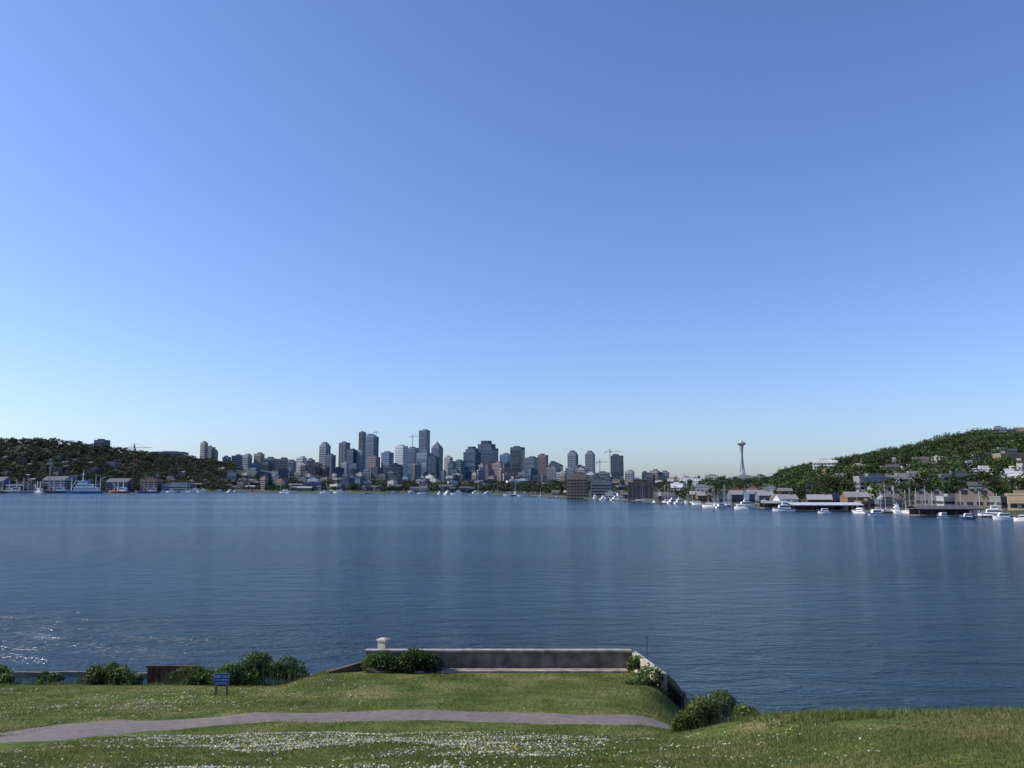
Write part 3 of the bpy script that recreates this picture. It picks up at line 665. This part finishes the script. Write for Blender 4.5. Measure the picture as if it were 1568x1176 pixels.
# ------------------------------------------------------------------ distant forests
def scatter(n, p0, p1, t0, t1, margin=1.0):
    pts = []; O = np.array([(o[0], o[1], o[2], o[3]) for o in occ])
    while len(pts) < n:
        N = 4000
        p = rng.uniform(p0, p1, N); s = np.interp(p, SHx, SHy); r = np.interp(p, RDx, RDy)
        Y = np.sqrt(rng.uniform((s + (r - s) * t0) ** 2, (s + (r - s) * t1) ** 2)); X = (p - 784) / F * math.cos(TH) * Y
        for i in range(len(X)):
            dy = O[:, 1] - Y[i]; xs = X[i] * (1 + dy / Y[i] * .9)
            if np.any((np.abs(O[:, 0] - xs) < O[:, 2] * .85 + 1.5) & (dy > -O[:, 2]) & (dy < O[:, 2] + 26 * margin * O[:, 3])):
                if rng.random() < .9: continue
            pts.append((X[i], Y[i]))
            if len(pts) >= n: break
    P = np.array(pts); Z = land(P[:, 0], P[:, 1])
    return np.column_stack([P, Z])
G = [(.05, .09, .022), (.07, .115, .03), (.045, .075, .025), (.08, .125, .035), (.075, .09, .04)]
G_HAZE = [(.055, .08, .04), (.065, .095, .045), (.045, .068, .04), (.075, .095, .055)]  # far tree greens lightened and greyed, aerial haze put into the leaf colour
forest('hillside_trees', scatter(2900, 1190, 1900, 0.03, 1.03), ['round', 'round', 'round', 'poplar', 'fir', 'round'], 180, 7, 15.5, G)
forest('waterfront_trees', scatter(480, 830, 1240, 0.02, 1.0, margin=1.2), ['round', 'round', 'poplar', 'fir'], 120, 7, 12, G)
forest('distant_trees', scatter(4200, -350, 360, 0.0, 1.02), ['round', 'round', 'fir', 'round'], 60, 10, 19, G_HAZE)
forest('lakeshore_trees', scatter(1200, 340, 900, 0.0, .5), ['round', 'round', 'poplar'], 60, 8, 16, G_HAZE)

# ------------------------------------------------------------------ seawall of the overlook
CC = (.165, .135, .105)
def seawall():
    m = MB(); Y0 = 50.5
    xl = at(560, 1000, Y0)[0]; xr = at(966, 1000, Y0)[0]; zt = at(800, 996, Y0)[2]; t = .35
    N = 14
    xs = np.linspace(xl, xr, N + 1)
    for k in range(N):
        m.box(xs[k] + .008, xs[k + 1] - .008, Y0, Y0 + t, -1.5, zt - .1, 0, sc(CC, random.uniform(.92, 1.06)))
    m.box(xl - .05, xr + .05, Y0 - .06, Y0 + t + .06, zt - .1 + .002, zt + .02, 0, (.34, .31, .27))
    m.box(xl, xr - .3, Y0 - .9, Y0 - .003, .5, float(ground(0, Y0 - 1)) + .10, 0, (.3, .25, .2))
    a = Vector((xr, Y0 + t, 0)); xe, ye, ze = at(1012, 1029, 45.2); b = Vector((xe, ye, 0))
    d = (b - a).normalized(); nrm = Vector((-d.y, d.x, 0)) * t
    z2 = ze
    P = [a, b, b + nrm, a + nrm]
    def prism(P, z0, za, zb_, c):
        lo = [(p.x, p.y, z0) for p in P]; hi = [(P[0].x, P[0].y, za), (P[1].x, P[1].y, zb_), (P[2].x, P[2].y, zb_), (P[3].x, P[3].y, za)]
        for i in range(4):
            j = (i + 1) % 4; m.poly([lo[i], lo[j], hi[j], hi[i]], 0, c)
        m.poly(hi, 0, c); m.poly(lo[::-1], 0, c)
    prism(P, -1.5, zt - .11, z2 - .11, (.45, .39, .3))
    wl = at(500, 1031, 49.0)
    a = Vector((xl, Y0 + .05, 0)); b = Vector((wl[0], 49.3, 0)); d = (b - a).normalized(); nrm = Vector((-d.y, d.x, 0)) * -.3
    P = [a, b, b + nrm, a + nrm]
    prism(P, -1.5, at(565, 1013, Y0)[2], wl[2], (.10, .08, .065))
    m.build('seawall', [M_CON])
    m = MB(); px, py, pz = at(586, 978, Y0 + .6)
    m.box(-.25, .25, -.25, .25, -1.5, pz - .16, 0, (.5, .43, .35)); m.box(-.31, .31, -.31, .31, pz - .158, pz - .05, 0, (.5, .45, .38)); m.box(-.24, .24, -.24, .24, pz - .048, pz, 0, (.45, .41, .35), ti=.08, tj=.08)
    m.build('stone_pillar', [M_CON], (px, Y0 + .85, 0), R(-20))
    m = MB(); px, py, pz = at(990, 974, 49)
    m.lathe([(.035, -1), (.035, pz - .1), (.05, pz - .1), (.05, pz), (0, pz)], 8, 0, (.07, .065, .06)); m.build('metal_pole', [M_WOOD], (px, 49, 0))
    m = MB(); A = at(1004, 1030, 46.5); B = at(1048, 1066, 44.5); C = (.035, .03, .028)
    for k in range(9):
        t0 = k / 9; x0 = A[0] + (B[0] - A[0]) * t0; y0 = A[1] + (B[1] - A[1]) * t0; zt_ = A[2] + (B[2] - A[2]) * t0
        m.box(x0, x0 + .17, y0, y0 + .25, -1.5, zt_ - .02, 0, sc(C, random.uniform(.7, 1.4)))
    m.beam((A[0], A[1] + .1, A[2] + .03), (B[0], B[1] + .1, B[2] + .03), .2, 0, (.08, .07, .06))
    m.build('timber_bulkhead', [M_WOOD])
    m = MB(); A = at(226, 1020, 51.5); B = at(296, 1016, 51.5)
    n = 14; W = B[0] - A[0]
    for k in range(n):
        x0 = A[0] + W * k / n; o = .12 if k % 2 else 0
        m.box(x0 + .005, x0 + W / n - .005, 51.5 + o, 51.62 + o, -1.5, A[2] - .1, 0, (.12 * random.uniform(.8, 1.2), .055, .035))
    m.beam((A[0] - .1, 51.55, A[2] - .04), (B[0] + .1, 51.55, A[2] - .04), .14, 0, (.15, .08, .05))
    m.build('sheet_pile_wall', [M_WOOD])
    m = MB()
    for (a, b, yy) in ((-75, -38, 58), (-37.6, -27, 57.3), (-26.6, -19.5, 57), (-19.2, -11.6, 56.6)):
        q = None
        for x in np.linspace(a, b, 9):
            p = (x, yy + .1 * math.sin(x), .12 + .03 * math.sin(x * 2))
            if q: m.beam(q, p, .3, 0, (.16, .145, .125))
            q = p
    m.build('floating_log_boom', [M_WOOD])
seawall()
def sign():
    Y = 44.5; X0, _, zb = at(327.5, 1048, Y); X1, _, zt = at(351.5, 1031, Y); w = X1 - X0; h = zt - zb
    root = bpy.data.objects.new('warning_sign', None); bpy.context.scene.collection.objects.link(root); g = float(ground((X0 + X1) / 2, Y)); root.location = ((X0 + X1) / 2, Y, g)
    z0 = zb - g
    m = MB(); m.box(-w / 2, w / 2, -.02, .02, z0, z0 + h, 0, (.015, .07, .34)); m.build('board', [M_HUL], parent=root)
    m = MB(); e = .02
    for a in ((-w / 2, w / 2, z0 + h - e, z0 + h), (-w / 2, w / 2, z0, z0 + e), (-w / 2, -w / 2 + e, z0 + e, z0 + h - e), (w / 2 - e, w / 2, z0 + e, z0 + h - e)):
        m.box(a[0], a[1], -.026, -.0225, a[2], a[3], 0, (.2, .3, .5))
    m.build('border', [M_HUL], parent=root)
    for s in (-1, 1):
        m = MB(); m.box(s * w * .35 - .04, s * w * .35 + .04, .022, .1, -.5, z0 + h - .04, 0, (.2, .15, .1)); m.build('post_' + ('a' if s < 0 else 'b'), [M_WOOD], parent=root)
    wm, nt, b = mat_new('sign_lettering'); b.inputs['Base Color'].default_value = (.6, .65, .7, 1)
    for i, (t, sz) in enumerate((('KEEP OUT', .17), ('NO SWIMMING', .095), ('OR WADING', .095))):
        cu = bpy.data.curves.new('lettering', 'FONT'); cu.body = t; cu.size = sz * 1.1; cu.align_x = 'CENTER'; cu.extrude = .002; cu.materials.append(wm)
        o = bpy.data.objects.new('lettering_%d' % (i + 1), cu); bpy.context.scene.collection.objects.link(o); o.parent = root
        o.rotation_euler = (R(90), 0, 0); o.location = (0, -.026, z0 + h - .22 - i * .15)
sign()

# ------------------------------------------------------------------ near shrubs
def bush(name, x0, x1, yt, Y, n, leaf=.09, col=(.06, .10, .025), dy=1.0, spikes=0, zb=None, sh=1.15):
    X0 = at(x0, 1000, Y)[0]; X1 = at(x1, 1000, Y)[0]; zt = at((x0 + x1) / 2, yt, Y)[2]; cx = (X0 + X1) / 2
    zg = float(ground(cx, Y)) if zb is None else zb; h = zt - zg; w = X1 - X0; L = []
    for k in range(max(6, int(w * 4))):
        x = rng.uniform(-.42, .42) * w; e = 1 - (abs(x) / (w / 2)) ** 2 * .6; hh = h * e * rng.uniform(.45, .95)
        r_ = rng.uniform(.2, .42) * min(h, w); L.append((x, rng.uniform(-.5, .5) * dy, max(hh - r_ * .7, r_ * .4), r_ * 1.15, r_, r_))
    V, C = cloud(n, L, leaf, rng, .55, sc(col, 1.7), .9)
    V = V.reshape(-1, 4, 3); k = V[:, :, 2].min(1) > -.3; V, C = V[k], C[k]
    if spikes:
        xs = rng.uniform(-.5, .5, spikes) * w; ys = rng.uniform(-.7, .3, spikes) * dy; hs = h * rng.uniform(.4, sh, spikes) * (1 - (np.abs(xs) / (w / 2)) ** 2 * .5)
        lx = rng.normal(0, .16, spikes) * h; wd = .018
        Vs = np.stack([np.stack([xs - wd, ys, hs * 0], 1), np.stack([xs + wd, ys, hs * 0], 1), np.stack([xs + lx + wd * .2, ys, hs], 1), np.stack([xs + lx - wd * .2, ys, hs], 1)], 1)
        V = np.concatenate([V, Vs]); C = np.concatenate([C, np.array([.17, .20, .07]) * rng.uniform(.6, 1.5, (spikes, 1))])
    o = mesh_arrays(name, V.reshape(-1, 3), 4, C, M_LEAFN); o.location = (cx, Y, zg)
    return o
bush('shrub', -130, 36, 1016, 50, 6000, spikes=250); bush('shrub', 48, 102, 1031, 49.6, 2000, spikes=120); bush('shrub', 118, 214, 1012, 50, 5000, spikes=220, col=(.07, .10, .03))
bush('shrub', 250, 345, 1016, 49.8, 5000, spikes=260, col=(.07, .11, .025)); bush('shrub', 330, 472, 1001, 49.5, 9000, spikes=200, col=(.06, .10, .025), dy=1.4)
bush('ivy_shrub', 564, 604, 984, 50.0, 3000, leaf=.07, col=(.06, .11, .02), dy=.5); bush('ivy_shrub', 598, 672, 988, 50.0, 7000, leaf=.08, col=(.04, .07, .02), dy=.6)
bush('shrub', 962, 1010, 1012, 45.0, 4500, leaf=.08, dy=.7, spikes=60, zb=.9); bush('shrub', 1028, 1152, 1062, 29.5, 13000, leaf=.042, dy=1.2, spikes=260, col=(.075, .105, .025), sh=.95)
bush('ivy_shrub', 966, 986, 1000, 49.0, 900, leaf=.07, dy=.4, zb=2.2)
def tufts():
    X, Y, Hh = [], [], []
    for i in range(700):
        q = rng.random()
        if q < .5: y = rng.uniform(21, 27.5); x = rng.uniform(7, y * .75)
        elif q < .7: y = rng.uniform(48.5, 50.5); x = rng.uniform(-40, -11)
        else: y = rng.uniform(35, 48); x = rng.uniform(-30, 8)
        n = 26; X.append(x + rng.normal(0, .13, n)); Y.append(y + rng.normal(0, .13, n)); Hh.append(rng.uniform(.08, .26, n) * (1 if q < .7 else .5))
    X, Y, Hh = map(np.concatenate, (X, Y, Hh)); k = ~on_path(X, Y); X, Y, Hh = X[k], Y[k], Hh[k]
    blades('tall_grass', X, Y, Hh, Hh * 0 + .026, np.array([.12, .155, .04]) * rng.uniform(.6, 1.5, (len(X), 1)))
tufts()

# ------------------------------------------------------------------ light, sky, camera
AZ, EL = R(86), R(36)
S = Vector((-math.sin(AZ) * math.cos(EL), math.cos(AZ) * math.cos(EL), math.sin(EL)))
sl = bpy.data.lights.new('sun', 'SUN'); sl.energy = 4.8; sl.angle = R(.5); sl.color = (1, .92, .8)
so = bpy.data.objects.new('sun', sl); bpy.context.scene.collection.objects.link(so); so.rotation_euler = (-S).to_track_quat('-Z', 'Y').to_euler(); so.location = (-60, 20, 60)
w = bpy.data.worlds.new('World'); bpy.context.scene.world = w; w.use_nodes = True; nt = w.node_tree
bg = nt.nodes['Background']; sk = nt.nodes.new('ShaderNodeTexSky'); sk.sky_type = 'NISHITA'; sk.sun_disc = False
sk.sun_elevation = EL; sk.sun_rotation = -AZ; sk.altitude = 0; sk.air_density = 1.0; sk.dust_density = .9; sk.ozone_density = 2.5
tn = nt.nodes.new('ShaderNodeVectorMath'); tn.operation = 'MULTIPLY'; tn.inputs[1].default_value = (.88, 1.0, 1.34)
nt.links.new(sk.outputs['Color'], tn.inputs[0]); nt.links.new(tn.outputs['Vector'], bg.inputs['Color']); bg.inputs['Strength'].default_value = .138
cam = bpy.data.cameras.new('camera'); cam.lens = 28; cam.sensor_width = 36; cam.clip_end = 40000; cam.clip_start = .1
co = bpy.data.objects.new('camera', cam); bpy.context.scene.collection.objects.link(co); co.location = (0, 0, H); co.rotation_euler = (math.pi / 2 + TH, 0, 0)
bpy.context.scene.camera = co
vs = bpy.context.scene.view_settings; vs.view_transform = 'Standard'; vs.look = 'None'; vs.exposure = 0
